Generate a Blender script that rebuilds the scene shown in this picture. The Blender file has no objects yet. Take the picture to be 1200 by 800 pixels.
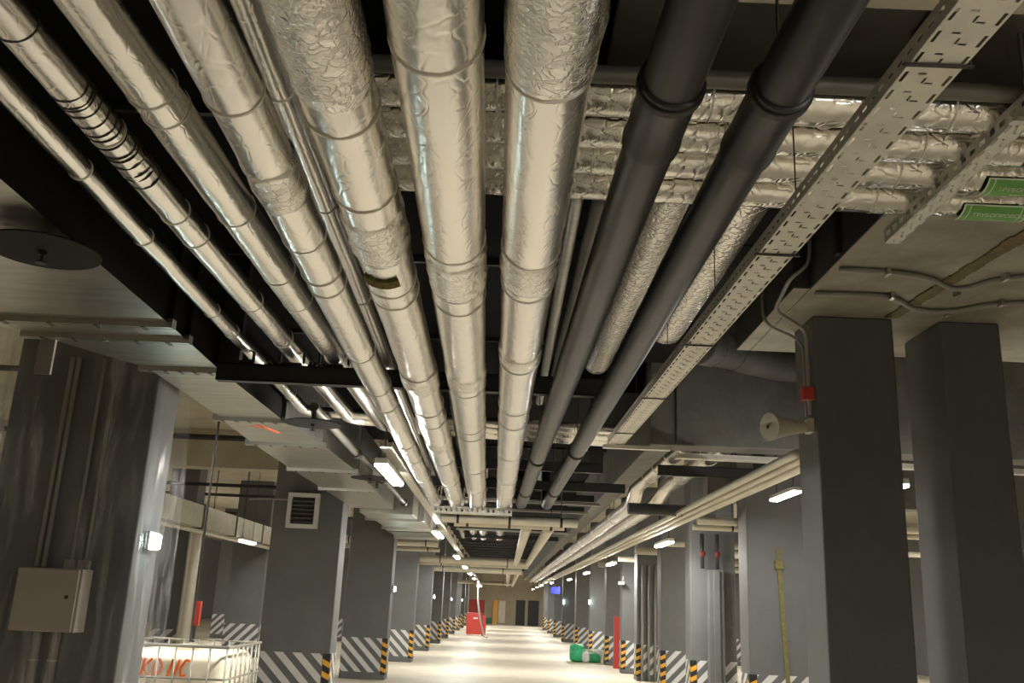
import bpy, math, random
from mathutils import Vector, Matrix, noise

random.seed(7)
scene = bpy.context.scene
COL = scene.collection

# ------------------------------------------------------------------ camera
FPX, CAM_H = 1090.0, 1.6                      # focal length in pixels of a 1200 px wide frame, eye height
ROLL = math.radians(2.5)
ey = Vector(((588 - 600) / FPX, (706 - 400) / FPX, 1.0)).normalized()      # aisle direction in camera axes (right, down, forward)
c_, s_ = math.cos(ROLL), math.sin(ROLL)
ex = Vector((c_, s_, -(ey.x * c_ + ey.y * s_) / ey.z)).normalized()
ez = ex.cross(ey)
if ez.y > 0:
    ez = -ez
cam_data = bpy.data.cameras.new('camera')
cam_data.sensor_width = 36.0
cam_data.lens = FPX / 1200.0 * 36.0
cam_data.clip_start, cam_data.clip_end = 0.05, 300
cam = bpy.data.objects.new('camera', cam_data)
COL.objects.link(cam)
right = Vector((ex.x, ey.x, ez.x)); down = Vector((ex.y, ey.y, ez.y)); fwd = Vector((ex.z, ey.z, ez.z))
cam.matrix_world = Matrix(((right.x, -down.x, -fwd.x, 0), (right.y, -down.y, -fwd.y, 0), (right.z, -down.z, -fwd.z, CAM_H), (0, 0, 0, 1)))
scene.camera = cam

# ------------------------------------------------------------------ world, exposure
world = bpy.data.worlds.new('world'); scene.world = world
world.use_nodes = True
world.node_tree.nodes['Background'].inputs[0].default_value = (0.02, 0.02, 0.02, 1)
world.node_tree.nodes['Background'].inputs[1].default_value = 1.0
vs = scene.view_settings
vs.view_transform = 'Standard'; vs.look = 'None'; vs.gamma = 1.0; vs.use_curve_mapping = False
vs.exposure = 0.42
LAMP_STRENGTH = 185.0
cy = scene.cycles
cy.max_bounces = 10; cy.diffuse_bounces = 5; cy.glossy_bounces = 5; cy.transparent_max_bounces = 12
cy.sample_clamp_indirect = 4.0
cy.caustics_reflective = False; cy.caustics_refractive = False
cy.use_denoising = True

# ------------------------------------------------------------------ materials
MATS = {}
def mat(name, col, rough=0.5, metal=0.0, var=0.0, scale=3.0, bump=0.0, bscale=40.0, stretch=(1, 1, 1), emit=None, spec=0.5, crease=0.0):
    m = bpy.data.materials.new(name); m.use_nodes = True
    nt = m.node_tree; n = nt.nodes; l = nt.links
    b = n['Principled BSDF']
    b.inputs['Base Color'].default_value = (*col, 1)
    b.inputs['Roughness'].default_value = rough
    b.inputs['Metallic'].default_value = metal
    b.inputs['Specular IOR Level'].default_value = spec
    tc = n.new('ShaderNodeTexCoord'); mp = n.new('ShaderNodeMapping')
    mp.inputs['Scale'].default_value = stretch
    l.new(tc.outputs['Object'], mp.inputs['Vector'])
    if var > 0:
        nz = n.new('ShaderNodeTexNoise'); nz.inputs['Scale'].default_value = scale; nz.inputs['Detail'].default_value = 6
        nz.inputs['Roughness'].default_value = 0.65
        rp = n.new('ShaderNodeValToRGB')
        rp.color_ramp.elements[0].position = 0.3; rp.color_ramp.elements[1].position = 0.7
        rp.color_ramp.elements[0].color = (*[max(0, c * (1 - var)) for c in col], 1)
        rp.color_ramp.elements[1].color = (*[min(1, c * (1 + var)) for c in col], 1)
        l.new(mp.outputs[0], nz.inputs['Vector']); l.new(nz.outputs['Fac'], rp.inputs[0]); l.new(rp.outputs[0], b.inputs['Base Color'])
    if bump > 0:
        n2 = n.new('ShaderNodeTexNoise'); n2.inputs['Scale'].default_value = bscale; n2.inputs['Detail'].default_value = 5
        l.new(mp.outputs[0], n2.inputs['Vector'])
        bp = n.new('ShaderNodeBump'); bp.inputs['Strength'].default_value = 1.0; bp.inputs['Distance'].default_value = bump
        l.new(n2.outputs['Fac'], bp.inputs['Height'])
        if crease > 0:
            v = n.new('ShaderNodeTexVoronoi'); v.feature = 'DISTANCE_TO_EDGE'; v.inputs['Scale'].default_value = bscale * 0.7
            n3 = n.new('ShaderNodeTexNoise'); n3.inputs['Scale'].default_value = bscale * 0.5
            va = n.new('ShaderNodeVectorMath'); va.operation = 'MULTIPLY_ADD'
            va.inputs[1].default_value = (0.08, 0.08, 0.08)
            l.new(mp.outputs[0], n3.inputs['Vector']); l.new(n3.outputs['Color'], va.inputs[0]); l.new(mp.outputs[0], va.inputs[2])
            l.new(va.outputs[0], v.inputs['Vector'])
            mr = n.new('ShaderNodeMapRange'); mr.inputs[1].default_value = 0.0; mr.inputs[2].default_value = 0.12
            l.new(v.outputs['Distance'], mr.inputs[0])
            bp2 = n.new('ShaderNodeBump'); bp2.inputs['Strength'].default_value = 1.0; bp2.inputs['Distance'].default_value = crease
            l.new(mr.outputs[0], bp2.inputs['Height']); l.new(bp.outputs[0], bp2.inputs['Normal'])
            l.new(bp2.outputs[0], b.inputs['Normal'])
        else:
            l.new(bp.outputs[0], b.inputs['Normal'])
    if emit:
        b.inputs['Emission Color'].default_value = (*emit[0], 1); b.inputs['Emission Strength'].default_value = emit[1]
    MATS[name] = m
    return m

mat('floor_concrete', (0.66, 0.595, 0.47), 0.5, var=0.10, scale=0.9, bump=0.001, bscale=30)
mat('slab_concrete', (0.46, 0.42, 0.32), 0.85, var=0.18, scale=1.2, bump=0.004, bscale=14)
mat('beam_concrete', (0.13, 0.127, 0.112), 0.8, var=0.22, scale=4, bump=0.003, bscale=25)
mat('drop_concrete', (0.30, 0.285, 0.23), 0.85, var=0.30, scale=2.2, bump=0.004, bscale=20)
mat('joint_mortar', (0.16, 0.13, 0.06), 0.9, var=0.3, scale=20, bump=0.008, bscale=40)
mat('grey_paint', (0.120, 0.124, 0.122), 0.62, var=0.10, scale=2.5, bump=0.0015, bscale=35)
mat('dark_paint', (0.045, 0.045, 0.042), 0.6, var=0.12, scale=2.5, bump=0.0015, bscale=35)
mat('white_paint', (0.62, 0.62, 0.60), 0.6, var=0.06, scale=5)
mat('yellow_paint', (0.75, 0.38, 0.03), 0.5)
mat('black_rubber', (0.012, 0.012, 0.012), 0.6)
mat('foil', (0.93, 0.90, 0.845), 0.27, 1.0, bump=0.0016, bscale=26, crease=0.0005, stretch=(1, 0.6, 1))
mat('foil_crumpled', (0.85, 0.82, 0.75), 0.22, 1.0, bump=0.0045, bscale=20, crease=0.0014)
mat('foil_ducting', (0.85, 0.82, 0.76), 0.26, 1.0, bump=0.008, bscale=22, crease=0.0026)
mat('foil_tape', (0.82, 0.79, 0.72), 0.5, 0.6)
mat('foil_wrinkled', (0.86, 0.83, 0.77), 0.27, 1.0, bump=0.0032, bscale=46, crease=0.0010)
mat('galvanised', (0.55, 0.54, 0.49), 0.36, 1.0, var=0.18, scale=2.0, bump=0.0012, bscale=6, stretch=(1, 9, 1))
mat('galvanised_dark', (0.15, 0.146, 0.13), 0.5, 0.55, var=0.2, scale=3, bump=0.002, bscale=8)
mat('zinc_tray', (0.74, 0.71, 0.625), 0.48, 0.25, var=0.10, scale=6)
mat('black_steel', (0.016, 0.016, 0.015), 0.5, var=0.1, scale=8)
mat('duct_black_shade', (0.005, 0.005, 0.0045), 0.85, var=0.15, scale=5, spec=0.15)  # black of the upper ducts, also painted shade on the left duct
mat('shield_black', (0.013, 0.013, 0.012), 0.7, spec=0.2)
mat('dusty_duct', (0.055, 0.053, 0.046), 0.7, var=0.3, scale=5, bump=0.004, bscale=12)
mat('black_pipe', (0.013, 0.013, 0.0125), 0.40, spec=0.38, bump=0.0012, bscale=9)
mat('grey_pipe', (0.16, 0.155, 0.13), 0.45, 0.3, var=0.15, scale=4)
mat('white_pipe', (0.62, 0.57, 0.46), 0.4, 0.25, var=0.08, scale=4, bump=0.002, bscale=20)
mat('conduit_grey', (0.30, 0.29, 0.26), 0.5)
mat('wire_dark', (0.03, 0.028, 0.022), 0.6)
mat('cage_steel', (0.26, 0.25, 0.21), 0.5, 0.6)
mat('valve_red', (0.12, 0.018, 0.012), 0.5)
mat('steel_bright', (0.55, 0.53, 0.48), 0.35, 1.0)
mat('enamel_box', (0.44, 0.40, 0.35), 0.45, var=0.04, scale=3)
mat('ivory_plastic', (0.55, 0.51, 0.41), 0.45)
mat('wool', (0.15, 0.12, 0.025), 0.95, var=0.4, scale=60, bump=0.01, bscale=90)
mat('red_paint', (0.48, 0.045, 0.03), 0.45)
mat('orange_spray', (1.0, 0.15, 0.005), 0.6)
mat('tank_plastic', (0.72, 0.65, 0.50), 0.45, var=0.05, scale=3)
mat('label_green', (0.16, 0.42, 0.10), 0.45)
mat('label_white', (0.78, 0.82, 0.70), 0.5)
mat('green_film', (0.03, 0.42, 0.18), 0.35, var=0.4, scale=9, bump=0.02, bscale=20)
mat('cardboard', (0.62, 0.58, 0.45), 0.8)
mat('blue_sign', (0.03, 0.04, 0.35), 0.4)
mat('door_yellow', (0.80, 0.45, 0.08), 0.5)
mat('door_dark', (0.012, 0.013, 0.014), 0.5)
mat('wall_tan', (0.42, 0.37, 0.28), 0.8, var=0.1, scale=1)
mat('green_wall_paint', (0.05, 0.22, 0.16), 0.7)
mat('strap_yellow', (0.15, 0.135, 0.045), 0.7, var=0.3, scale=30)
mat('lamp_glow', (1, 1, 1), 0.5, emit=((1.0, 0.965, 0.895), LAMP_STRENGTH))
mat('emergency_glow', (1, 1, 1), 0.5, emit=((0.72, 1.0, 0.98), 60.0))
mat('orange_marker', (0.75, 0.16, 0.07), 0.7)

def film_material():
    m = bpy.data.materials.new('clear_film'); m.use_nodes = True
    nt = m.node_tree; n = nt.nodes; l = nt.links
    b = n['Principled BSDF']; out = n['Material Output']
    b.inputs['Base Color'].default_value = (0.75, 0.76, 0.74, 1); b.inputs['Roughness'].default_value = 0.22
    tr = n.new('ShaderNodeBsdfTransparent'); mx = n.new('ShaderNodeMixShader')
    tc = n.new('ShaderNodeTexCoord'); nz = n.new('ShaderNodeTexNoise'); nz.inputs['Scale'].default_value = 2.4; nz.inputs['Detail'].default_value = 4; nz.inputs['Distortion'].default_value = 0.6
    mp = n.new('ShaderNodeMapping'); mp.inputs['Scale'].default_value = (4.5, 4.5, 0.6); mp.inputs['Rotation'].default_value = (0.15, 0.45, 0.1)
    mr = n.new('ShaderNodeMapRange'); mr.inputs[1].default_value = 0.46; mr.inputs[2].default_value = 0.72; mr.inputs[3].default_value = 0.07; mr.inputs[4].default_value = 0.45
    bp = n.new('ShaderNodeBump'); bp.inputs['Distance'].default_value = 0.03
    l.new(tc.outputs['Object'], mp.inputs[0]); l.new(mp.outputs[0], nz.inputs['Vector'])
    l.new(nz.outputs['Fac'], mr.inputs[0]); l.new(nz.outputs['Fac'], bp.inputs['Height']); l.new(bp.outputs[0], b.inputs['Normal'])
    l.new(mr.outputs[0], mx.inputs[0]); l.new(tr.outputs[0], mx.inputs[1]); l.new(b.outputs[0], mx.inputs[2])
    l.new(mx.outputs[0], out.inputs[0])
    MATS['clear_film'] = m
film_material()

# ------------------------------------------------------------------ geometry helpers
def fillet(path, rad, n=6):
    path = [Vector(p) for p in path]
    out = [path[0]]
    for i in range(1, len(path) - 1):
        a, b, c = path[i - 1], path[i], path[i + 1]
        d1 = (a - b); d2 = (c - b)
        r = min(rad, d1.length * 0.45, d2.length * 0.45)
        p, q = b + d1.normalized() * r, b + d2.normalized() * r
        for k in range(n + 1):
            t = k / n
            out.append((1 - t) ** 2 * p + 2 * t * (1 - t) * b + t * t * q)
    out.append(path[-1])
    return out

class MB:
    def __init__(s): s.v = []; s.f = []; s.m = []; s.mi = 0
    def face(s, pts):
        k = len(s.v); s.v += [Vector(p) for p in pts]; s.f.append(tuple(range(k, k + len(pts)))); s.m.append(s.mi); return s
    def box(s, x0, x1, y0, y1, z0, z1):
        k = len(s.v)
        s.v += [Vector((x, y, z)) for z in (z0, z1) for y in (y0, y1) for x in (x0, x1)]
        for q in ((0, 2, 3, 1), (4, 5, 7, 6), (0, 1, 5, 4), (2, 6, 7, 3), (0, 4, 6, 2), (1, 3, 7, 5)):
            s.f.append(tuple(k + i for i in q)); s.m.append(s.mi)
        return s
    def bar(s, p0, p1, w, h, up=(0, 0, 1)):
        p0, p1 = Vector(p0), Vector(p1); d = (p1 - p0).normalized(); up = Vector(up)
        sx = d.cross(up).normalized() * w / 2; sz = sx.cross(d).normalized() * h / 2
        k = len(s.v)
        for p in (p0, p1):
            s.v += [p - sx - sz, p + sx - sz, p + sx + sz, p - sx + sz]
        for q in ((3, 2, 1, 0), (4, 5, 6, 7), (0, 1, 5, 4), (1, 2, 6, 5), (2, 3, 7, 6), (3, 0, 4, 7)):
            s.f.append(tuple(k + i for i in q)); s.m.append(s.mi)
        return s
    def tube(s, path, r, seg=14, caps=True, rf=None):
        path = [Vector(p) for p in path]
        n = len(path)
        tang = []
        for i in range(n):
            t = (path[min(i + 1, n - 1)] - path[max(i - 1, 0)])
            tang.append(t.normalized())
        t0 = tang[0]
        u = t0.cross(Vector((0, 0, 1)))
        if u.length < 1e-4: u = Vector((1, 0, 0))
        u.normalize()
        k = len(s.v)
        for i in range(n):
            t = tang[i]
            u = (u - t * u.dot(t)).normalized(); w = t.cross(u)
            for j in range(seg):
                a = 2 * math.pi * j / seg
                rr = r if rf is None else rf(i, j, path[i], a)
                s.v.append(path[i] + (u * math.cos(a) + w * math.sin(a)) * rr)
        for i in range(n - 1):
            for j in range(seg):
                j2 = (j + 1) % seg
                s.f.append((k + i * seg + j, k + (i + 1) * seg + j, k + (i + 1) * seg + j2, k + i * seg + j2)); s.m.append(s.mi)
        if caps:
            s.f.append(tuple(k + j for j in range(seg))); s.m.append(s.mi)
            s.f.append(tuple(k + (n - 1) * seg + j for j in reversed(range(seg)))); s.m.append(s.mi)
        return s
    def lathe(s, base, axis, prof, seg=20):
        axis = Vector(axis).normalized(); base = Vector(base)
        u = axis.cross(Vector((0, 0, 1)))
        if u.length < 1e-4: u = Vector((1, 0, 0))
        u.normalize(); w = axis.cross(u)
        k = len(s.v)
        for (h, r) in prof:
            for j in range(seg):
                a = 2 * math.pi * j / seg
                s.v.append(base + axis * h + (u * math.cos(a) + w * math.sin(a)) * max(r, 1e-4))
        for i in range(len(prof) - 1):
            for j in range(seg):
                j2 = (j + 1) % seg
                s.f.append((k + i * seg + j, k + (i + 1) * seg + j, k + (i + 1) * seg + j2, k + i * seg + j2)); s.m.append(s.mi)
        s.f.append(tuple(k + j for j in range(seg))); s.m.append(s.mi)
        s.f.append(tuple(k + (len(prof) - 1) * seg + j for j in reversed(range(seg)))); s.m.append(s.mi)
        return s
    def build(s, name, mats, parent=None, smooth=False, bevel=0.0, solid=0.0, autosmooth=False):
        me = bpy.data.meshes.new(name)
        off = parent_world(parent) if parent else Vector((0, 0, 0))
        org = Vector((0, 0, 0))
        me.from_pydata([tuple(v - off) for v in s.v], [], s.f)
        for mn in (mats if isinstance(mats, (list, tuple)) else [mats]):
            me.materials.append(MATS[mn])
        me.polygons.foreach_set('material_index', s.m)
        if smooth: me.polygons.foreach_set('use_smooth', [True] * len(s.f))
        me.update()
        o = bpy.data.objects.new(name, me); COL.objects.link(o)
        if parent: o.parent = parent
        if solid:
            md = o.modifiers.new('thickness', 'SOLIDIFY'); md.thickness = solid; md.offset = 0
        if bevel:
            md = o.modifiers.new('bevel', 'BEVEL'); md.width = bevel; md.segments = 2; md.limit_method = 'ANGLE'
        if smooth and autosmooth:
            me.set_sharp_from_angle(angle=math.radians(40))
        return o

def parent_world(p):
    v = Vector((0, 0, 0))
    while p:
        v += p.location; p = p.parent
    return v

def tag(o, label, cat, group=None, kind=None):
    o['label'] = label
    if cat: o['category'] = cat
    if group: o['group'] = group
    if kind: o['kind'] = kind
    return o

def thing(name, label, cat, loc, group=None):
    o = bpy.data.objects.new(name, None); COL.objects.link(o)
    o.location = loc; o.empty_display_size = 0.1
    return tag(o, label, cat, group)

def struct(name, mb, m, label=None, parent=None, **kw):
    o = mb.build(name, m, parent, **kw)
    o['kind'] = 'structure'
    if label: o['label'] = label
    return o

def box_thing(name, label, cat, dims, m, bevel=0.006, group=None):
    o = MB().box(*dims).build(name, m, bevel=bevel)
    return tag(o, label, cat, group)

def lerp(a, b, t): return tuple(x + (y - x) * t for x, y in zip(a, b))

# ================================================================== SETTING
XL, XR, YB, YE, ZC = -17.0, 13.0, -14.0, 74.0, 4.45
struct('floor', MB().box(XL, XR, YB, YE, -0.2, 0.0), 'floor_concrete', 'smooth beige concrete floor of the car park')
struct('ceiling', MB().box(XL, XR, YB, YE, ZC, ZC + 0.2), 'slab_concrete', 'raw beige concrete ceiling slab above the pipes')
struct('wall_left', MB().box(XL - 0.2, XL, YB, YE, 0, ZC), 'grey_paint', 'grey painted side wall far to the left')
struct('wall_right', MB().box(XR, XR + 0.2, YB, YE, 0, ZC), 'grey_paint', 'grey painted side wall far to the right')
struct('wall_rear', MB().box(XL, XR, YB - 0.2, YB, 0, ZC), 'dark_paint', 'dark wall behind the viewer')
wall_far = struct('wall_far', MB().box(XL, XR, YE, YE + 0.2, 0, ZC), 'wall_tan', 'tan wall closing the far end of the aisle')

# longitudinal downstand beam and the cross beam it starts from (right of the pipes)
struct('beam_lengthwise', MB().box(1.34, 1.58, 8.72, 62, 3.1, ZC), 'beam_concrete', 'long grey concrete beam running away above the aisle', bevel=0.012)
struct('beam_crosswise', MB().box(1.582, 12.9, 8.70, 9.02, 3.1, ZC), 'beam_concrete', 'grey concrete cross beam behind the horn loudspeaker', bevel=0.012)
# drop panel above the big right-hand columns
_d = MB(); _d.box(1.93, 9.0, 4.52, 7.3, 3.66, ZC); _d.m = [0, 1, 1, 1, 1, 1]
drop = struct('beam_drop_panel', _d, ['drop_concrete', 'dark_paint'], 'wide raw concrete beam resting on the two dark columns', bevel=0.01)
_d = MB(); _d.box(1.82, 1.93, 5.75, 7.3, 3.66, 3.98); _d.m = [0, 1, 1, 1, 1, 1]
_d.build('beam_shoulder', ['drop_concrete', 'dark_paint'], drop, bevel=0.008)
j = MB()
for k in range(16):
    a = k / 16; b_ = (k + 1) / 16
    pa = Vector((2.66, 6.25, 3.655)).lerp(Vector((2.78, 4.53, 3.655)), a); pb = Vector((2.66, 6.25, 3.655)).lerp(Vector((2.78, 4.53, 3.655)), b_)
    j.bar(pa, pb, 0.10 + random.uniform(-.02, .02), 0.014)
j.build('mortar_joint', 'joint_mortar', drop)
struct('beam_far_left', MB().box(-16.9, -3.6, 17.0, 17.4, 3.75, ZC), 'slab_concrete', 'pale concrete cross beam under the ceiling of the left bay', bevel=0.01)
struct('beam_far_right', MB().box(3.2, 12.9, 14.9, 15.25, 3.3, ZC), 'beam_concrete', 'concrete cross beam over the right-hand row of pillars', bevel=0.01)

# ------------------------------------------------------------------ pillars
def clip_poly(poly, x0, x1, z0, z1):
    def cut(pts, f, inter):
        out = []
        for i in range(len(pts)):
            a, b = pts[i - 1], pts[i]
            fa, fb = f(a), f(b)
            if (fa >= 0) != (fb >= 0):
                t = fa / (fa - fb); out.append((a[0] + (b[0] - a[0]) * t, a[1] + (b[1] - a[1]) * t))
            if fb >= 0: out.append(b)
        return out
    for f in (lambda p: p[0] - x0, lambda p: x1 - p[0], lambda p: p[1] - z0, lambda p: z1 - p[1]):
        poly = cut(poly, f, None)
        if len(poly) < 3: return []
    return poly

def stripes(u0, u1, z0, z1, width, gap, slope, phase=0.0):
    out = []; step = width + gap
    span = (z1 - z0) * abs(slope)
    u = u0 - span - step + (phase % step)
    while u < u1 + span:
        if slope > 0: poly = [(u, z0), (u + width, z0), (u + width + span, z1), (u + span, z1)]
        else: poly = [(u + span, z0), (u + span + width, z0), (u + width, z1), (u, z1)]
        p = clip_poly(poly, u0, u1, z0, z1)
        if p: out.append(p)
        u += step
    return out

def pillar(label, x0, x1, y0, y1, lean, guard, ztop=ZC, group=None, band=True, top=0.80, m='grey_paint', side='R'):
    """grey painted pillar, striped foot on the front and aisle side, black-and-yellow corner guard"""
    t = thing('pillar', label, 'pillar', ((x0 + x1) / 2, (y0 + y1) / 2, 0), group)
    MB().box(x0, x1, y0, y1, 0, ztop).build('shaft', m, t, bevel=0.012)
    if band:
        e = 0.003
        mb = MB()
        gx0 = x0 + (0.10 if guard == 'L' else 0.0); gx1 = x1 - (0.10 if guard == 'R' else 0.0)
        for p in stripes(gx0, gx1, 0.14, top, 0.13, 0.13, lean, random.random()):
            mb.face([(u, y0 - e, z) for u, z in p])
        mb.build('stripe_band', 'white_paint', t)
        mb = MB()
        xs = x1 + e if side == 'R' else x0 - e
        for p in stripes(y0 + 0.1, y1, 0.14, top, 0.13, 0.13, lean if side == 'R' else -lean, random.random()):
            q = [(xs, u, z) for u, z in p]
            mb.face(q if side == 'R' else q[::-1])
        mb.build('stripe_band', 'white_paint', t)
    if guard:
        gx = x1 if guard == 'R' else x0; sg = 1 if guard == 'R' else -1
        g = MB()
        g.box(min(gx, gx - sg * 0.09), max(gx, gx - sg * 0.09) + 0, y0 - 0.014, y0 - 0.001, 0.10, top)
        g.box(min(gx + sg * 0.001, gx + sg * 0.014), max(gx + sg * 0.001, gx + sg * 0.014), y0 - 0.014, y0 + 0.09, 0.10, top)
        g.mi = 1
        a, b = sorted((gx - sg * 0.09, gx + sg * 0.012))
        # yellow flashes climb along z
        zz = 0.13
        while zz < top - 0.09:
            dz = 0.05 if lean < 0 else -0.05
            g.face([(a, y0 - 0.016, zz + max(0, dz)), (b, y0 - 0.016, zz + max(0, -dz)), (b, y0 - 0.016, zz + max(0, -dz) + 0.075), (a, y0 - 0.016, zz + max(0, dz) + 0.075)])
            xf = gx + sg * 0.0155
            q = [(xf, y0 - 0.012, zz), (xf, y0 + 0.088, zz + 0.05), (xf, y0 + 0.088, zz + 0.125), (xf, y0 - 0.012, zz + 0.075)]
            g.face(q if sg > 0 else q[::-1])
            zz += 0.16
        g.build('corner_guard', ['black_rubber', 'yellow_paint'], t)
    return t

left_y = [13.9, 19.9, 25.7, 31.5, 37.3, 42.7, 48.5, 54.4, 60.2, 66.0]
words = ['with the louvred vent box, nearest striped one left of the aisle', 'second striped one left of the aisle', 'third striped one left of the aisle', 'fourth striped one left of the aisle',
         'fifth striped one left of the aisle', 'sixth striped one left of the aisle', 'seventh striped one left of the aisle', 'eighth striped one left of the aisle', 'ninth striped one left of the aisle', 'last striped one left of the aisle']
for i, y in enumerate(left_y):
    x1 = -2.40 if i == 0 else -2.30
    pillar('grey pillar ' + words[i], x1 - (1.02 if i == 0 else 0.92), x1, y, y + 0.5, -1.0, 'R', group='striped pillars left of the aisle')

right_p = [(3.45, 13.5, 0.85, 'nearest striped one right of the aisle, with a yellow strap'), (3.25, 16.6, 0.78, 'second on the right, behind the boxed grey riser'),
           (3.30, 20.0, 0.62, 'third on the right'), (3.18, 22.7, 0.58, 'fourth on the right, with three pale conduits'), (3.12, 25.0, 0.40, 'fifth on the right, next to the red post'),
           (3.05, 28.2, 0.50, 'sixth on the right, just past the red post'), (3.02, 33.0, 0.60, 'seventh on the right, behind the green bundle'), (2.92, 38.0, 0.55, 'eighth on the right'),
           (2.80, 44.5, 0.55, 'ninth on the right, with a lit sign'), (2.75, 50.5, 0.5, 'tenth on the right'), (2.72, 56.5, 0.5, 'eleventh on the right'), (2.70, 62.5, 0.5, 'last on the right before the far wall')]
for i, (x, y, w, d) in enumerate(right_p):
    pillar('grey striped pillar, ' + d, x, x + w, y, y + 0.5, 1.0, 'L', group='striped pillars right of the aisle', side='L', top=0.80)

for i, (x0, x1, y, d) in enumerate([(-7.1, -6.5, 19.8, 'beside a white wrapped pipe in the left bay'), (-7.1, -6.2, 25.0, 'in the left bay, left of the louvred pillar'), (-10.1, -9.4, 34.0, 'farthest in the gap of the left bay'),
                                     (-6.4, -5.8, 35.6, 'glimpsed in the left bay between the two nearest aisle pillars'), (-7.1, -6.2, 30.3, 'deep in the left bay'), (-12.6, -11.7, 25.0, 'far out in the left bay')]):
    pillar('grey striped pillar ' + d, x0, x1, y, y + 0.5, 1.0, None, group='striped pillars in the left bay')
for i, y in enumerate([13.5, 19.4, 25.2, 31.0, 36.9]):
    pillar('grey striped pillar of the second row on the right, %s from the front' % ['first', 'second', 'third', 'fourth', 'fifth'][i], 7.2, 7.9, y, y + 0.5, 1.0, None, group='striped pillars of the second right row', side='L')

# big near columns
t = thing('column', 'broad dark column wrapped in clear plastic film at left', 'column', (-2.9, 6.45, 0))
MB().box(-3.4, -2.42, 6.25, 6.68, 0, ZC).build('shaft', 'grey_paint', t, bevel=0.012)
t = thing('column', 'dark grey column carrying the horn loudspeaker', 'column', (2.4, 6.5, 0), 'dark columns under the raw concrete beam')
MB().box(2.12, 2.69, 6.3, 6.74, 0, 3.66).build('shaft', 'grey_paint', t, bevel=0.015)
t = thing('column', 'dark grey column at the right edge, right of the loudspeaker column', 'column', (3.23, 6.6, 0), 'dark columns under the raw concrete beam')
MB().box(3.02, 3.45, 6.3, 6.9, 0, 3.66).build('shaft', 'grey_paint', t, bevel=0.015)

# ================================================================== FOIL PIPES
def foil_radius(r, seed, amp, joints, path):
    def rf(i, jx, p, a):
        q = Vector((p.x * 3 + seed * 7.3, p.y * 3.0, p.z * 3)) + Vector((math.cos(a), math.sin(a) * .5, math.sin(a))) * 1.6
        d = noise.noise(q) * amp * 0.6 + noise.noise(q * 3.1) * amp * 0.35
        near = 0.0
        for jj in joints:
            dy = abs((p - jj).length)
            if dy < 0.22: near = max(near, 1 - dy / 0.22)
        if near > 0:
            d += near * (noise.noise(Vector((p.x * 9, p.y * 26 + seed, a * 2.2))) * amp * 1.6)
        return r + d
    return rf

def sleeve_radius(r, seed, sp):
    f = foil_radius(r + 0.005, seed + 3, 0.006, [sp[4], sp[10]], sp)
    return lambda i, jx, p, a: r - 0.006 if i in (0, len(sp) - 1) else f(i, jx, p, a)

def subdivide(path, step):
    out = []
    for a, b in zip(path[:-1], path[1:]):
        n = max(1, int((b - a).length / step))
        for k in range(n): out.append(a.lerp(b, k / n))
    out.append(path[-1]); return out

def point_along(path, dist):
    for a, b in zip(path[:-1], path[1:]):
        L = (b - a).length
        if dist <= L: return a.lerp(b, dist / L), (b - a).normalized()
        dist -= L
    return path[-1], (path[-1] - path[-2]).normalized()

def ring(mb, c, d, r, w, th, seg=22, tilt=0.0):
    d = Vector(d).normalized()
    if tilt: d = (d + Vector((tilt, 0, tilt * .5))).normalized()
    mb.lathe(Vector(c) - d * w / 2, d, [(0, r - 0.002), (0.0005, r + th), (w - 0.0005, r + th), (w, r - 0.002)], seg)
    return mb

def foil_pipe(label, path, r, bands=(), joints=(), amp=0.005, seed=0, seg=26, step=0.05, rad=0.25, group=None, m='foil', bandm='foil_tape', name='insulated_pipe', bw=0.007, sleeves=()):
    raw = [Vector(p) for p in path]
    base = raw[0]
    t = thing(name, label, 'pipe', base, group)
    pth = fillet(raw, rad, 8) if len(raw) > 2 else raw
    pth = subdivide(pth, step)
    jp = [point_along(pth, s)[0] for s in joints]
    MB().tube(pth, r, seg, True, foil_radius(r, seed, amp, jp, pth)).build('foil_jacket', m, t, smooth=True)
    for s0, s1 in sleeves:
        sp = [point_along(pth, s0 + (s1 - s0) * k / 14)[0] for k in range(15)]
        o = MB().tube(sp, r, seg, False, sleeve_radius(r, seed, sp)).build('foil_sleeve', 'foil_wrinkled', t, smooth=True)
        o['label'] = 'crumpled foil sleeve over a joint'
    for s in bands:
        c, d = point_along(pth, s)
        ring(MB(), c, d, r + amp * 0.3, bw, 0.0018, seg).build('tape_band', bandm, t, smooth=False)
    return t, pth

def run(a, b, y0, y1):
    """extend the segment a-b to the given y range"""
    a, b = Vector(a), Vector(b); d = (b - a) / (b.y - a.y)
    return a + d * (y0 - a.y), a + d * (y1 - a.y)

LOWZ = 2.72
def low_pipe(label, a, b, r, seed, bands, joints, rise=0.55, yend=11.2, **kw):
    p, q = run(a, b, 0.9, yend)
    d = (q - p).normalized()
    return foil_pipe(label, [p, q, q + d * 0.22 + Vector((0, 0, rise)), q + d * 14 + Vector((0, 0, rise))], r, [s * .918 - 0.9 for s in bands], [s * .918 - 0.9 for s in joints], seed=seed, rad=0.12, group='foil-wrapped pipes slung under the channel', **kw)

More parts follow.
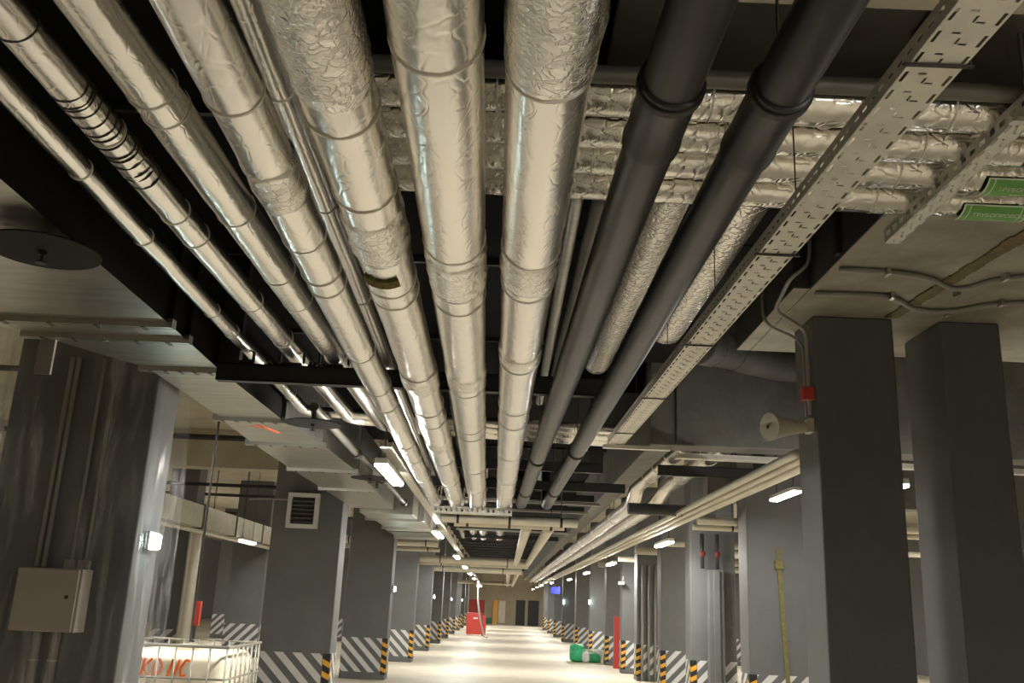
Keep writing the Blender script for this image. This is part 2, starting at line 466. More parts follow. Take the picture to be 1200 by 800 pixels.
low_pipe('foil-wrapped pipe, thinnest of the four slung under the channel', (-0.668, 1.60, LOWZ), (-0.845, 11.4, LOWZ), 0.071, 1, [2.1, 3.05, 3.4, 3.55, 4.6, 5.4, 5.9, 7.4, 8.2, 9.5, 10.8], [2.6, 4.5, 7.5], amp=0.004, sleeves=[(1.35, 1.6)])
low_pipe('foil-wrapped pipe with the torn patch of brown insulation', (-0.425, 1.58, LOWZ), (-0.585, 11.3, LOWZ), 0.091, 2, [1.95, 2.15, 2.62, 2.95, 3.45, 3.6, 4.9, 5.9, 6.3, 8.1, 9.6, 11], [1.5, 1.9, 2.3, 3.1, 5.2, 7.2], amp=0.007, m='foil', sleeves=[(0.35, 0.98), (1.62, 1.98), (3.7, 3.95), (5.6, 5.9)])
low_pipe('thickest smooth foil-wrapped pipe, third of the four from the left', (-0.183, 1.56, LOWZ), (-0.338, 11.2, LOWZ), 0.099, 3, [1.82, 3.02, 3.45, 3.62, 4.9, 5.05, 5.2, 6.4, 6.7, 8.5, 10], [3.3, 5.0], amp=0.004, sleeves=[(1.92, 2.28), (3.55, 3.75)])
low_pipe('foil-wrapped pipe left of the two black pipes', (0.055, 1.55, LOWZ), (-0.020, 11.05, LOWZ), 0.095, 4, [1.92, 3.05, 3.2, 3.42, 4.4, 4.6, 5.7, 6.2, 7.6, 9.3, 10.5], [1.7, 3.3, 2.5], amp=0.004, sleeves=[(0.3, 0.87), (1.9, 2.2), (3.1, 3.3)])

# torn patch showing mineral wool
def patch():
    a, b = Vector((-0.425, 1.58, LOWZ)), Vector((-0.585, 11.3, LOWZ))
    t_ = (3.0 - 1.58) / (11.3 - 1.58); c = a.lerp(b, t_)
    mb = MB(); n = 14
    for k in range(n):
        a0 = -math.pi / 2 - 0.75 + 1.3 * k / n; a1 = -math.pi / 2 - 0.75 + 1.3 * (k + 1) / n
        w0 = 0.028 + 0.012 * noise.noise(Vector((k * 0.9, 1, 0))); w1 = 0.028 + 0.012 * noise.noise(Vector(((k + 1) * 0.9, 1, 0)))
        for (ra, rb) in ((0.088, 0.1005),):
            P = lambda an, y, rr: (c.x + math.cos(an) * rr, c.y + y, c.z + math.sin(an) * rr)
            mb.face([P(a0, -w0, rb), P(a1, -w1, rb), P(a1, w1, rb + .004), P(a0, w0, rb + .004)][::-1])
            mb.face([P(a0, -w0, ra), P(a1, -w1, ra), P(a1, -w1, rb), P(a0, -w0, rb)][::-1])
            mb.face([P(a0, w0, ra), P(a1, w1, ra), P(a1, w1, rb + .004), P(a0, w0, rb + .004)])
    par = [o for o in COL.objects if o.get('label', '').startswith('foil-wrapped pipe with the torn')][0]
    o = mb.build('torn_insulation', 'wool', par); o['label'] = 'brown mineral wool showing through a tear'
patch()

# black pipes with push-fit sockets
def black_pipe(label, a, b, r, sockets, yend=11.0):
    p, q = run(a, b, 0.9, yend)
    t = thing('drain_pipe', label, 'pipe', p, 'black pipes right of the foil pipes')
    d = (q - p).normalized()
    pth = subdivide(fillet([p, q, q + d * 0.2 + Vector((0, 0, 0.5)), q + d * 2 + Vector((0, 0, 0.5))], 0.1, 6), 0.25)
    MB().tube(pth, r, 28).build('pipe_barrel', 'black_pipe', t, smooth=True, autosmooth=True)
    for (y0, y1) in sockets:
        c0 = p + d * (y0 - 0.9); c1 = p + d * (y1 - 0.9); L = (c1 - c0).length
        MB().lathe(c0, d, [(0, r * 1.0), (0.004, r * 1.10), (0.03, r * 1.12), (0.05, r * 1.06), (L - 0.05, r * 1.06), (L - 0.03, r * 1.12), (L - 0.005, r * 1.10), (L, r)], 28).build('socket', 'black_pipe', t, smooth=True, autosmooth=True)
        cl = MB(); ring(cl, c0 + d * 0.03, d, r * 1.12, 0.02, 0.004, 28)
        cl.tube([c0 + d * 0.03 + Vector((0, 0, r)), c0 + d * 0.03 + Vector((0, 0, 0.55))], 0.004, 6)
        cl.build('pipe_clamp', 'wire_dark', t)
black_pipe('matt black pipe, left of the pair', (0.33, 1.53, LOWZ), (0.177, 10.95, LOWZ), 0.066, [(1.80, 2.10), (7.3, 7.35), (9.6, 9.70)])
black_pipe('matt black pipe, right of the pair, beside the long perforated tray', (0.572, 1.51, LOWZ), (0.474, 10.83, LOWZ), 0.062, [(1.80, 2.12), (6.9, 6.95), (9.5, 9.6)])

# upper left trio resting on the channel, turning right past it
UPZ = 3.05
def up_pipe(label, x0, x1, r, seed, ey_, bands, joints, zc=UPZ):
    p, q = Vector((x0, 1.4, zc)), Vector((x1, ey_, zc))
    return foil_pipe(label, [p, q, Vector((0.95, ey_ + 0.25, zc))], r, [s - 1.4 for s in bands], [s - 1.4 for s in joints], seed=seed, rad=0.14, amp=0.004, group='upper trio of foil pipes on the channel')
up_pipe('slim foil pipe, outermost of the upper left trio', -1.565, -1.68, 0.042, 11, 7.55, [3.1, 3.75, 4.8, 5.2, 6.1, 6.9], [4.0, 5.4], 3.05)
_t2, _p2 = up_pipe('foil pipe bound with many dark wire turns, middle of the upper left trio', -1.385, -1.345, 0.060, 12, 7.75, [2.8, 3.45, 3.7, 4.6, 5.3, 6.0], [3.0, 4.9], 3.05)
up_pipe('thicker foil pipe, innermost of the upper left trio', -1.13, -1.08, 0.078, 13, 7.95, [2.5, 2.62, 3.4, 4.1, 4.5, 5.6], [4.6], 3.05)
for k in range(15):
    s = (1.02 + k * 0.05 + random.uniform(-.015, .015)) if k > 1 else (0.90 + 0.3 * k - 0.05)
    if k == 0: s = 0.80
    c, d = point_along(_p2, s)
    ring(MB(), c, d, 0.0615, 0.004, 0.002, 20, random.uniform(-.08, .08)).build('tie_wire', 'wire_dark', _t2)

# pipes of the layer above, seen in the gaps
def up_run(label, a, b, r, y0, y1, m='foil', name='insulated_pipe', seed=0, amp=0.004, group='pipes of the layer above', bands=()):
    p, q = run(a, b, y0, y1)
    return foil_pipe(label, [p, q], r, bands, [], amp, seed, 18, 0.10, group=group, m=m, name=name)
up_run('thin foil pipe showing between the two left low foil pipes', (-0.71, 2.8, 3.0), (-0.86, 10, 3.0), 0.040, 1.2, 11.2, seed=21, bands=(0.4, 1.2, 2.0, 3.1))
up_run('very thin foil pipe hugging the torn pipe on its left', (-0.60, 2.8, 2.92), (-0.75, 10, 2.92), 0.020, 2.5, 11.2, seed=22)
up_run('thin dark pipe hugging the torn pipe on its right', (-0.325, 2.8, 2.94), (-0.47, 10, 2.94), 0.028, 2.55, 11.2, m='grey_pipe', name='small_pipe', seed=23)
up_run('slim bare metal rod right of the torn pipe', (-0.315, 2.8, 2.85), (-0.45, 10, 2.85), 0.010, 2.55, 11.2, m='white_pipe', name='small_pipe', seed=24)
up_run('slim grey pipe just right of the last low foil pipe', (0.277, 4.26, 3.5), (0.279, 6.8, 3.5), 0.036, 4.05, 8.9, m='galvanised', name='small_pipe', seed=25, amp=0.001)
up_run('slim grey pipe beside the left black pipe', (0.39, 4.24, 3.5), (0.378, 6.8, 3.5), 0.040, 4.05, 8.9, m='galvanised_dark', name='small_pipe', seed=26, amp=0.001)
up_run('crinkled foil duct seen between the two black pipes', (0.765, 4.28, 3.65), (0.742, 6.67, 3.65), 0.12, 4.05, 7.8, m='foil_ducting', name='foil_duct', seed=27, amp=0.010)
up_run('crinkled foil duct seen between right black pipe and perforated tray', (1.165, 4.4, 3.68), (1.165, 6.8, 3.68), 0.14, 4.1, 6.8, m='foil_ducting', name='foil_duct', seed=28, amp=0.010)

# crosswise foil pipes under the ceiling, near
CY = (3.134, 3.388, 3.625, 3.888)
for i, (y, z, r, d) in enumerate([(CY[0], 3.47, 0.09, 'nearest'), (CY[1], 3.47, 0.09, 'second'), (CY[2], 3.47, 0.09, 'third'), (CY[3], 3.47, 0.09, 'farthest')]):
    foil_pipe('foil pipe crossing above the black pipes, %s of four' % d, [(-1.0, y - 0.02, z), (4.2, y + 0.02, z)], r, [0.9 + 0.2 * i, 1.7 + .1 * i, 2.6, 3.3 + .1 * i], [1.0, 2.3, 3.4], 0.007, 31 + i, 26, 0.06, group='four foil pipes crossing above the black pipes', m='foil_crumpled')

# ------------------------------------------------------------------ green pipe labels
for i, (y, z, r, x0, x1) in enumerate([(CY[2], 3.47, 0.09, 1.965, 2.27), (CY[3], 3.47, 0.09, 1.99, 2.285), (CY[1], 3.47, 0.09, 2.02, 2.32)]):
    t = thing('pipe_label', ['green printed sticker on the third crossing foil pipe', 'green printed sticker on the farthest crossing foil pipe', 'green printed sticker cut by the picture edge on the second crossing foil pipe'][i], 'label', ((x0 + x1) / 2, y, z - r), 'green stickers on the crossing pipes')
    mb = MB(); mb2 = MB(); rr = r + 0.013
    A0, A1, n = math.radians(222), math.radians(292), 10
    P = lambda an, x, q=0.0: (x, y + math.cos(an) * (rr + q), z + math.sin(an) * (rr + q))
    for k in range(n):
        a0 = A0 + (A1 - A0) * k / n; a1 = A0 + (A1 - A0) * (k + 1) / n
        mb.face([P(a0, x0), P(a0, x1), P(a1, x1), P(a1, x0)])
        for xa, xb in ((x0, x0 + 0.008), (x0 + 0.03, x0 + 0.034), (x1 - 0.034, x1 - 0.03), (x1 - 0.008, x1)):
            mb2.face([P(a0, xa, .001), P(a0, xb, .001), P(a1, xb, .001), P(a1, xa, .001)])
    for aa in (A0, A1 - 0.06):
        mb2.face([P(aa, x0, .001), P(aa, x1, .001), P(aa + 0.06, x1, .001), P(aa + 0.06, x0, .001)])
    mb.build('sticker', 'label_green', t, solid=0.001); mb2.build('sticker_border', 'label_white', t)
    for txt, an, size in (('\u0422\u0420\u0423\u0411\u041e\u041f\u0420\u041e\u0412\u041e\u0414', math.radians(252), 0.031), ('\u043e\u0442\u043e\u043f\u043b\u0435\u043d\u0438\u044f', math.radians(273), 0.020)):
        cu = bpy.data.curves.new('lettering', 'FONT'); cu.body = txt; cu.size = size; cu.align_x = 'CENTER'; cu.align_y = 'CENTER'; cu.extrude = 0.0005
        cu.materials.append(MATS['label_white'])
        tmp = bpy.data.objects.new('lettering_source', cu); COL.objects.link(tmp)
        me = bpy.data.meshes.new_from_object(tmp.evaluated_get(bpy.context.evaluated_depsgraph_get()))
        bpy.data.objects.remove(tmp)
        o = bpy.data.objects.new('lettering', me); COL.objects.link(o); o.parent = t
        nrm = Vector((0, math.cos(an), math.sin(an))); upv = Vector((0, math.sin(an), -math.cos(an)))
        if upv.y > 0: upv = -upv
        xv = upv.cross(nrm)
        mtx = Matrix((xv, upv, nrm)).transposed().to_4x4()
        mtx.translation = Vector(P(an, (x0 + x1) / 2 + 0.02, 0.003)) - t.location
        o.matrix_local = mtx

# ------------------------------------------------------------------ dark ductwork above, partly added to darken the void
t = thing('darkening_duct', 'big black duct above the low foil pipes, lengthened to darken the ceiling', 'duct', (-0.7, 2, 3.64))  # near run taken as a duct, the rest added to darken the ceiling
for k in range(36):
    y0 = 0.2 + k * 1.75
    MB().box(-2.27 if y0 < 12 else -1.6, 0.30 if y0 < 8 else 1.30, y0, y0 + 1.72, 3.64, 4.2).build('duct_section', 'duct_black_shade', t, bevel=0.008)
    if k: MB().box(-2.29 if y0 < 12 else -1.62, 0.33 if y0 < 9 else 1.32, y0 - 0.03, y0 + 0.0, 3.61, 4.23).build('flange', 'black_steel', t)
t = thing('grey_duct', 'dull galvanised duct crossing behind the tops of the black pipes', 'duct', (1.2, 2.3, 3.62))
MB().box(0.32, 4.6, 1.2, 3.9, 3.68, 4.15).build('duct_section', 'galvanised_dark', t, bevel=0.01)
MB().box(0.62, 0.66, 1.2, 2.98, 3.655, 3.68).build('flange', 'galvanised_dark', t)
MB().box(1.42, 1.46, 1.2, 2.98, 3.655, 3.68).build('flange', 'galvanised_dark', t)
t = thing('darkening_duct', 'added black boxes darkening the void above the long perforated tray', 'duct', (1.1, 6, 3.78))  # added boxes, there only to darken the gap above the tray
for k in range(3):
    y0 = 4.0 + k * 1.52
    MB().box(0.34, 1.78, y0, y0 + 1.5, 3.85, 4.3).build('duct_section', 'duct_black_shade', t, bevel=0.008)
up_run('crinkled foil duct end beside the top of the perforated tray', (1.15, 2.2, 3.60), (1.15, 2.7, 3.60), 0.10, 1.4, 2.6, m='foil_ducting', name='foil_duct', seed=41, amp=0.012)
tag(MB().tube([(-0.95, 2.96, 3.45), (3.9, 3.0, 3.45)], 0.033, 18).build('crossing_pipe', 'grey_pipe', smooth=True, autosmooth=True), 'smooth dull grey pipe crossing just before the foil pipes', 'pipe')
tag(MB().box(0.15, 3.9, 2.36, 2.46, 3.40, 3.50).build('crossing_rail', 'slab_concrete', bevel=0.006), 'pale flat rail crossing at the top of the view', 'rail')

# ================================================================== PERFORATED TRAYS
def perf_band(mb, O, U, V, L, v0, v1, period, slot, phase=0.0):
    """strip of sheet between v0 and v1 along U; a slot of given length in each period (0 = solid)"""
    def q(u0, u1):
        if u1 - u0 > 1e-5: mb.face([O + U * u0 + V * v0, O + U * u1 + V * v0, O + U * u1 + V * v1, O + U * u0 + V * v1])
    if not slot: q(0, L); return
    u = 0.0; s = phase
    while s < L:
        e = min(s + slot, L)
        q(u, s); u = e; s += period
    q(u, L)

def tray(name, label, p0, p1, width, wall, group=None, m='zinc_tray', rot=0.0, up=(0, 0, 1), per=0.085, wband=(.42, .60), wper=0.055):
    p0, p1 = Vector(p0), Vector(p1)
    t = thing(name, label, 'cable tray', p0, group)
    U = (p1 - p0).normalized(); L = (p1 - p0).length; Zv = Vector(up); V = U.cross(Zv).normalized()
    O = p0 - V * width / 2
    b = MB(); w = width
    B = lambda a0, a1, per_, slot, ph=0: perf_band(b, O, U, V, L, a0 * w, a1 * w, per_, slot, ph)
    B(0, .05, per, 0); B(.05, .115, per, per * .55, 0.01); B(.115, .30, per, 0)
    B(.30, .45, per, .009, .012); B(.45, .475, per, 0); B(.475, .525, per, 0.026, .034); B(.525, .55, per, 0); B(.55, .70, per, .009, .012 + per * .5)
    B(.70, .885, per, 0); B(.885, .95, per, per * .55, 0.02); B(.95, 1, per, 0)
    b.build('tray_base', m, t, solid=0.002)
    for side in (0, 1):
        s = MB(); O2 = O + V * (w * side); W = Zv
        Bs = lambda a0, a1, slot: perf_band(s, O2, U, W, L, a0 * wall, a1 * wall, wper, slot, .015)
        Bs(0, wband[0], 0); Bs(wband[0], wband[1], wper * .55); Bs(wband[1], 1, 0)
        s.build('tray_wall', m, t, solid=0.002)
    return t, U, V
t, U, V = tray('perforated_tray', 'long perforated cable tray running up to the concrete beam', (1.02, 0.9, 2.9), (0.885, 7.62, 2.9), 0.135, 0.055)
MB().box(0.78, 1.335, 7.60, 7.66, 2.865, 2.893).build('end_bracket', 'zinc_tray', t)
for k in range(5):
    c = Vector((1.02, 0.9, 2.9)).lerp(Vector((0.885, 7.62, 2.9)), 0.16 + k * 0.19)
    mb = MB(); mb.bar(c + Vector((-0.085, 0, -.006)), c + Vector((0.085, 0, -.006)), 0.010, 0.006); mb.tube([c + Vector((.08, 0, -.006)), c + Vector((.08, 0, 0.55))], 0.003, 6)
    mb.build('tray_hanger', 'wire_dark', t)
t, U, V = tray('perforated_channel', 'short perforated channel under the crossing pipes, ending at the raw concrete beam', (1.80, 2.2, 3.34), (1.80, 4.16, 3.34), 0.07, 0.07, per=0.10, wband=(.35, .65), wper=0.075)
MB().bar((1.80, 2.95, 3.30), (1.80, 2.95, 3.78), 0.012, 0.012, (1, 0, 0)).bar((1.73, 2.95, 3.325), (1.88, 2.95, 3.325), 0.03, 0.02).build('tray_hanger', 'steel_bright', t)
t, U, V = tray('perforated_tray', 'perforated tray crossing at the far end of the low foil pipes', (-0.83, 10.80, 2.56), (0.07, 10.76, 2.56), 0.16, 0.07, per=0.062, wband=(.25, .8), wper=0.06)

# ================================================================== BLACK SUPPORT CHANNELS
def channel(label, x0, x1, y, z0, h, up_l=True, up_r=True, dy=0.04, top=3.64, post=0.13, group='black steel channel frames'):
    t = thing('support_channel', label, 'support', ((x0 + x1) / 2, y, z0), group)
    slope = 0.0
    mb = MB().box(x0, x1, y, y + 0.012, z0, z0 + h).box(x0, x1, y, y + 0.07, z0, z0 + 0.01).box(x0, x1, y, y + 0.07, z0 + h - 0.01, z0 + h)
    mb.build('crossbar', 'black_steel', t, bevel=0.002)
    if up_l: MB().box(x0, x0 + post, y + 0.002, y + 0.07, z0 + h, top).build('post', 'black_steel', t, bevel=0.002)
    if up_r: MB().box(x1 - post, x1, y + 0.002, y + 0.07, z0 + h, top).build('post', 'black_steel', t, bevel=0.002)
    return t
t = channel('black steel channel frame carrying the upper left trio of foil pipes', -1.812, 0.66, 5.56, 2.84, 0.11, up_r=False)
for x in (-1.62, -1.5, -1.25, -1.22, -0.9):
    MB().lathe((x, 5.60, 2.948), (0, 0, 1), [(0, .016), (.02, .016), (.022, .01), (.035, .01)], 8).build('bolt', 'black_steel', t)
for x, r in ((-1.655, .046), (-1.362, .064), (-1.103, .082)):
    mb = MB().box(x - .06, x + .06, 5.57, 5.61, 2.951, 2.97)
    mb.box(x - r - .012, x - r + .0, 5.57, 5.60, 2.97, 3.03); mb.box(x + r + .004, x + r + .016, 5.57, 5.60, 2.97, 3.03)
    mb.build('pipe_clip', 'black_rubber', t)
channel('second black channel frame across the low pipes', -0.62, 0.92, 8.95, 2.84, 0.09)
channel('third black channel frame, just before the far perforated tray', -1.15, 1.33, 10.5, 2.84, 0.10, up_r=False)
for i, y in enumerate([14.2, 16.0, 18.2, 20.5, 23.5]):
    channel('black channel frame beyond the far perforated tray, %s in line' % ['first', 'second', 'third', 'fourth', 'fifth'][i], -1.0, 1.33, y, 3.12, 0.10, up_r=False)

# ================================================================== LEFT RECTANGULAR DUCT
DZ = 2.92
t = thing('ventilation_duct', 'galvanised rectangular duct along the left side of the pipes', 'duct', (-2.1, 5, DZ))
secs = [  # y0, y1, left x at y0, left x at y1, right x at y0, right x at y1
    (1.2, 4.62, -3.05, -3.05, -1.76, -1.79), (4.66, 4.92, -3.0, -2.68, -1.79, -1.80), (4.96, 5.62, -2.66, -2.31, -1.80, -1.82),
    (5.66, 7.26, -2.28, -2.29, -1.82, -1.80), (7.30, 8.45, -2.31, -2.36, -1.80, -1.70), (8.49, 10.2, -2.37, -2.38, -1.70, -1.66), (10.24, 12.0, -2.38, -2.38, -1.66, -1.68), (12.04, 14.6, -2.38, -2.38, -1.68, -1.74)]
for i, (y0, y1, l0, l1, r0, r1) in enumerate(secs):
    h = 0.55
    mb = MB(); z0, z1 = DZ, DZ + h
    P = [(l0, y0), (r0, y0), (r1, y1), (l1, y1)]
    mb.face([(x, y, z0) for x, y in P][::-1]); mb.face([(x, y, z1) for x, y in P])
    mb.mi = 1 if y0 < 6 else 0  # black near side paints in the shade between duct and pipes
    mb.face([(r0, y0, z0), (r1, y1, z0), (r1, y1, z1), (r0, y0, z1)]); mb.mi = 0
    mb.face([(l0, y0, z0), (l0, y0, z1), (l1, y1, z1), (l1, y1, z0)])
    mb.face([(l0, y0, z0), (r0, y0, z0), (r0, y0, z1), (l0, y0, z1)]); mb.face([(l1, y1, z0), (l1, y1, z1), (r1, y1, z1), (r1, y1, z0)])
    mb.build('duct_section', ['galvanised', 'duct_black_shade'], t)
    if i:
        yf = (secs[i - 1][1] + y0) / 2
        fl = MB().box(l0 - 0.035, r0 + 0.03, yf - 0.028, yf - 0.004, DZ - 0.03, DZ + 0.02).box(l0 - 0.035, r0 + 0.03, yf + 0.004, yf + 0.028, DZ - 0.03, DZ + 0.02)
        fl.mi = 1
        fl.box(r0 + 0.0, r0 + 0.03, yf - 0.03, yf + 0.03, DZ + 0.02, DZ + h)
        f = fl.build('flange', ['galvanised', 'duct_black_shade' if y0 < 6 else 'galvanised_dark'], t)  # near flanges carry the same painted shade
        n = 5
        for k in range(n):
            x = l0 + (r0 - l0) * (k + 0.5) / n
            MB().box(x - 0.012, x + 0.012, yf - 0.030, yf + 0.030, DZ - 0.034, DZ - 0.029).build('flange_clip', 'galvanised_dark', f)
MB().bar((-2.06, 7.55, DZ - .002), (-1.98, 7.92, DZ - .002), 0.045, 0.003).bar((-2.14, 7.62, DZ - .002), (-2.03, 7.66, DZ - .002), 0.04, 0.003).build('paint_mark', 'orange_marker', t)['label'] = 'orange spray mark'
MB().box(-2.62, -2.53, 4.98, 5.0, 2.70, 2.90).build('strap', 'galvanised', t)
# smaller stepped boxes of the duct farther away
t = thing('ventilation_duct', 'smaller stepped galvanised duct farther along the left side', 'duct', (-2, 18, 2.7))
for i, (y0, y1, x0, x1, z0, z1) in enumerate([(14.7, 15.6, -2.28, -1.45, 2.86, 3.4), (15.7, 17.2, -2.2, -1.35, 2.84, 3.35), (17.3, 19.2, -2.2, -1.3, 2.80, 3.30)]):
    MB().box(x0, x1, y0, y1, z0, z1).build('duct_section', 'galvanised', t, bevel=0.01)
    MB().box(x0 - .04, x1 + .04, y1, y1 + .06, z0 - .04, z1 + .04).build('flange', 'galvanised', t)
MB().box(-2.16, -1.40, 17.6, 18.9, 2.785, 2.80).build('access_panel', 'galvanised_dark', t)

# sprinkler pipe with heat shields along the duct
t = thing('sprinkler_pipe', 'grey sprinkler pipe running along the right edge of the duct', 'pipe', (-1.5, 7.2, 2.97))
for (y0, y1) in ((7.0, 9.3), (9.36, 11.4), (11.5, 14.0)):
    MB().tube([(-1.50, y0, 2.98), (-1.52, y1, 2.98)], 0.035, 14).build('pipe_length', 'grey_pipe', t, smooth=True, autosmooth=True)
    MB().tube([(-1.52, y1 - 0.05, 2.98), (-1.52, y1 + 0.10, 2.98)], 0.05, 14).build('coupling', 'black_steel', t, smooth=True, autosmooth=True)
for i, (x, y, r, d) in enumerate([(-1.86, 3.44, 0.215, 'nearest, at the left picture edge'), (-1.50, 7.02, 0.215, 'middle one, left of the first lamp'), (-1.50, 10.25, 0.215, 'farthest, below the first lamp')]):
    t = thing('sprinkler_shield', 'round black sprinkler heat shield, ' + d, 'sprinkler', (x, y, 2.86), 'round black sprinkler shields')
    MB().lathe((x, y, 2.85), (0, 0, 1), [(0, r), (.006, r), (.008, r - .004)], 40).build('shield_disc', 'shield_black', t, smooth=True, autosmooth=True)
    MB().lathe((x, y, 2.855), (0, 0, 1), [(0, .02), (.09 if i else .064, .02)], 12).build('drop_nipple', 'grey_pipe', t, smooth=True, autosmooth=True)
    MB().lathe((x, y, 2.80), (0, 0, 1), [(0, .022), (.004, .022), (.006, .006), (.03, .006), (.034, .016), (.052, .016)], 12).build('sprinkler_head', 'black_steel', t, smooth=True, autosmooth=True)

# ================================================================== LAMPS
def lamp(label, x, y, z=2.62, L=1.3, w=0.11, group='linear ceiling lamps', yaw=0.0, hang=None):
    top = 3.63 if (-1.58 < x < 0 and -1 < y < 62.5) else ZC - 0.002
    if hang is None: hang = top - z - .075
    t = thing('linear_lamp', label, 'lamp', (x, y, z), group)
    MB().box(x - w / 2, x + w / 2, y - L / 2, y + L / 2, z + 0.022, z + 0.075).build('housing', 'zinc_tray', t, bevel=0.01)
    d = MB(); n = 6
    pr = [(-w / 2 * .95, .022), (-w / 2 * .9, .006), (-w / 2 * .8, 0), (w / 2 * .8, 0), (w / 2 * .9, .006), (w / 2 * .95, .022)]
    y0, y1 = y - L / 2 * .98, y + L / 2 * .98
    for (xa, za), (xb, zb) in zip(pr[:-1], pr[1:]):
        d.face([(x + xa, y0, z + za), (x + xa, y1, z + za), (x + xb, y1, z + zb), (x + xb, y0, z + zb)])
    d.face([(x + a, y0, z + b) for a, b in pr]); d.face([(x + a, y1, z + b) for a, b in pr][::-1])
    d.build('diffuser', 'lamp_glow', t)
    for s in (-.35, .35):
        MB().tube([(x, y + s * L, z + .075), (x, y + s * L, z + .075 + hang)], 0.006, 6).box(x - .03, x + .03, y + s * L - .02, y + s * L + .02, z + .074, z + .095).build('hanger', 'black_steel', t)
    return t
ords = ['first', 'second', 'third', 'fourth', 'fifth', 'sixth', 'seventh', 'eighth', 'ninth']
for i, (x, y) in enumerate([(-1.03, 8.2), (-1.10, 15.7), (-1.16, 23.6), (-1.22, 30.5), (-1.30, 38.0), (-1.36, 45.5), (-1.42, 53.0), (-1.48, 61.0), (-1.5, 66.5)]):
    lamp('glowing linear lamp, %s in the row along the left of the low pipes' % ords[i], x, y, group='lamp row along the left of the low pipes')
lamp('linear lamp of the left row far behind the viewer', -1.0, -7.2, group='lamp row along the left of the low pipes')
lamp('added unseen fill lamp overhead behind the viewer', 2.3, -0.1, group='lamp row along the right pillars')  # added out of view to brighten the upper right
lamp('added fill lamp behind the two dark columns, glimpsed through the gap between them', 3.15, 7.85, L=0.9, group='lamp row along the right pillars')  # added to brighten the near floor past the column fronts
for i, (x, y) in enumerate([(3.44, 11.55), (2.62, 15.6), (2.66, 23.6), (2.70, 31.0), (2.74, 39.5), (2.4, 47), (2.2, 54), (2.2, 61), (2.2, 69)]):
    lamp('glowing linear lamp, %s in the row along the right pillars' % ords[i], x, y, z=2.62 if i else 3.0, L=1.3 if i else 1.0, group='lamp row along the right pillars')
for i, (x, y) in enumerate([(-3.78, 7.9), (-6.1, 22.6), (-7.5, 30.5), (-7.4, 37.2), (-8.0, 46.0), (-8.3, 54), (-8.0, 62), (-12.5, 16), (-12.5, 27)]):  # first one added out of sight to brighten the near floor
    lamp('glowing linear lamp ' + ['added as unseen fill behind the film-wrapped column', 'below the pale duct of the left bay', 'third deep in the left bay', 'fourth deep in the left bay', 'fifth deep in the left bay', 'sixth deep in the left bay', 'at the far end of the left bay', 'near the far left wall, front one', 'near the far left wall, rear one'][i], x, y, z=2.72, group='lamps of the left bay', hang=1.655)
for i, (x, y) in enumerate([(8.6, 17.0), (5.8, 19), (5.8, 27), (5.8, 35), (10, 15), (10, 25)]):
    lamp('glowing linear lamp of the right bay, ' + ['between the second and third pillar rows', 'first behind the aisle pillars', 'second behind the aisle pillars', 'third behind the aisle pillars', 'near the right wall, front one', 'near the right wall, rear one'][i], x, y, z=2.72, group='lamps of the right bay', hang=1.655)

# rail the left lamps hang from
t, U, V = tray('lamp_rail', 'perforated lamp rail running beside the left lamp row', (-0.98, 7.4, 2.76), (-1.48, 62, 2.76), 0.10, 0.05, per=0.16)

# emergency lights on the pillars
for i, (x, y, z, d) in enumerate([(-2.40, 6.46, 1.90, 'shining through the plastic film on the wrapped column'), (-2.28, 20.1, 1.78, 'on the second left pillar'), (-2.28, 32.0, 1.70, 'on the fourth left pillar'), (-2.28, 43.0, 1.66, 'on the sixth left pillar'),
                                  (-2.28, 54.6, 1.66, 'on the eighth left pillar')]):
    t = thing('emergency_light', 'small cool white emergency light ' + d, 'light', (x, y, z), 'emergency lights on the left pillars')
    MB().box(x, x + .03, y - .10, y + .10, z - .06, z + .06).build('housing', 'ivory_plastic', t, bevel=.004)
    MB().box(x + .03, x + .05, y - .08, y + .08, z - .045, z + .045).build('lens', 'emergency_glow', t, bevel=.008)
for i, (x, y, z, d) in enumerate([(3.0, 33.2, 1.75, 'on the seventh right pillar'), (2.85, 44.7, 1.75, 'on the ninth right pillar')]):
    t = thing('emergency_light', 'small cool white emergency light ' + d, 'light', (x, y, z), 'emergency lights on the right pillars')
    MB().box(x - .03, x + .015, y - .25, y - .05, z - .06, z + .06).build('housing', 'ivory_plastic', t, bevel=.004)
    MB().box(x - .03, x + .015, y - .27, y - .25, z - .07, z + .07).build('lens', 'emergency_glow', t)

# ================================================================== LEFT COLUMN DRESSING
def sheet(name, fn, nu, nv, m, parent=None):
    mb = MB()
    for i in range(nu + 1):
        for k in range(nv + 1): mb.v.append(Vector(fn(i / nu, k / nv)))
    for i in range(nu):
        for k in range(nv):
            a = i * (nv + 1) + k
            mb.f.append((a, a + 1, a + nv + 2, a + nv + 1)); mb.m.append(0)
    return mb.build(name, m, parent, smooth=True)
def film_fn(u, v):
    # path around the column: left side, front, right side; v from top to bottom
    z = 3.35 - v * 3.33
    segs = [(-3.52, 6.75), (-3.47, 6.20), (-2.38, 6.19), (-2.345, 6.76)]
    q = u * 3; i = min(int(q), 2); f = q - i
    x = segs[i][0] + (segs[i + 1][0] - segs[i][0]) * f; y = segs[i][1] + (segs[i + 1][1] - segs[i][1]) * f
    bulge = 0.5 - 0.5 * math.cos(min(1, v * 1.2) * math.pi)
    w = noise.noise(Vector((u * 9, v * 2.2 + u * 3, 3.1))) * 0.035 + noise.noise(Vector((u * 26 + v * 9, v * 5, 1.1))) * 0.012
    if i == 2: x += 0.06 * bulge * f + w * 0.8
    elif i == 0: x += -0.10 * bulge * (1 - f) + w
    else: y += -0.03 + w * 0.7 - 0.03 * bulge
    return (x, y, z)
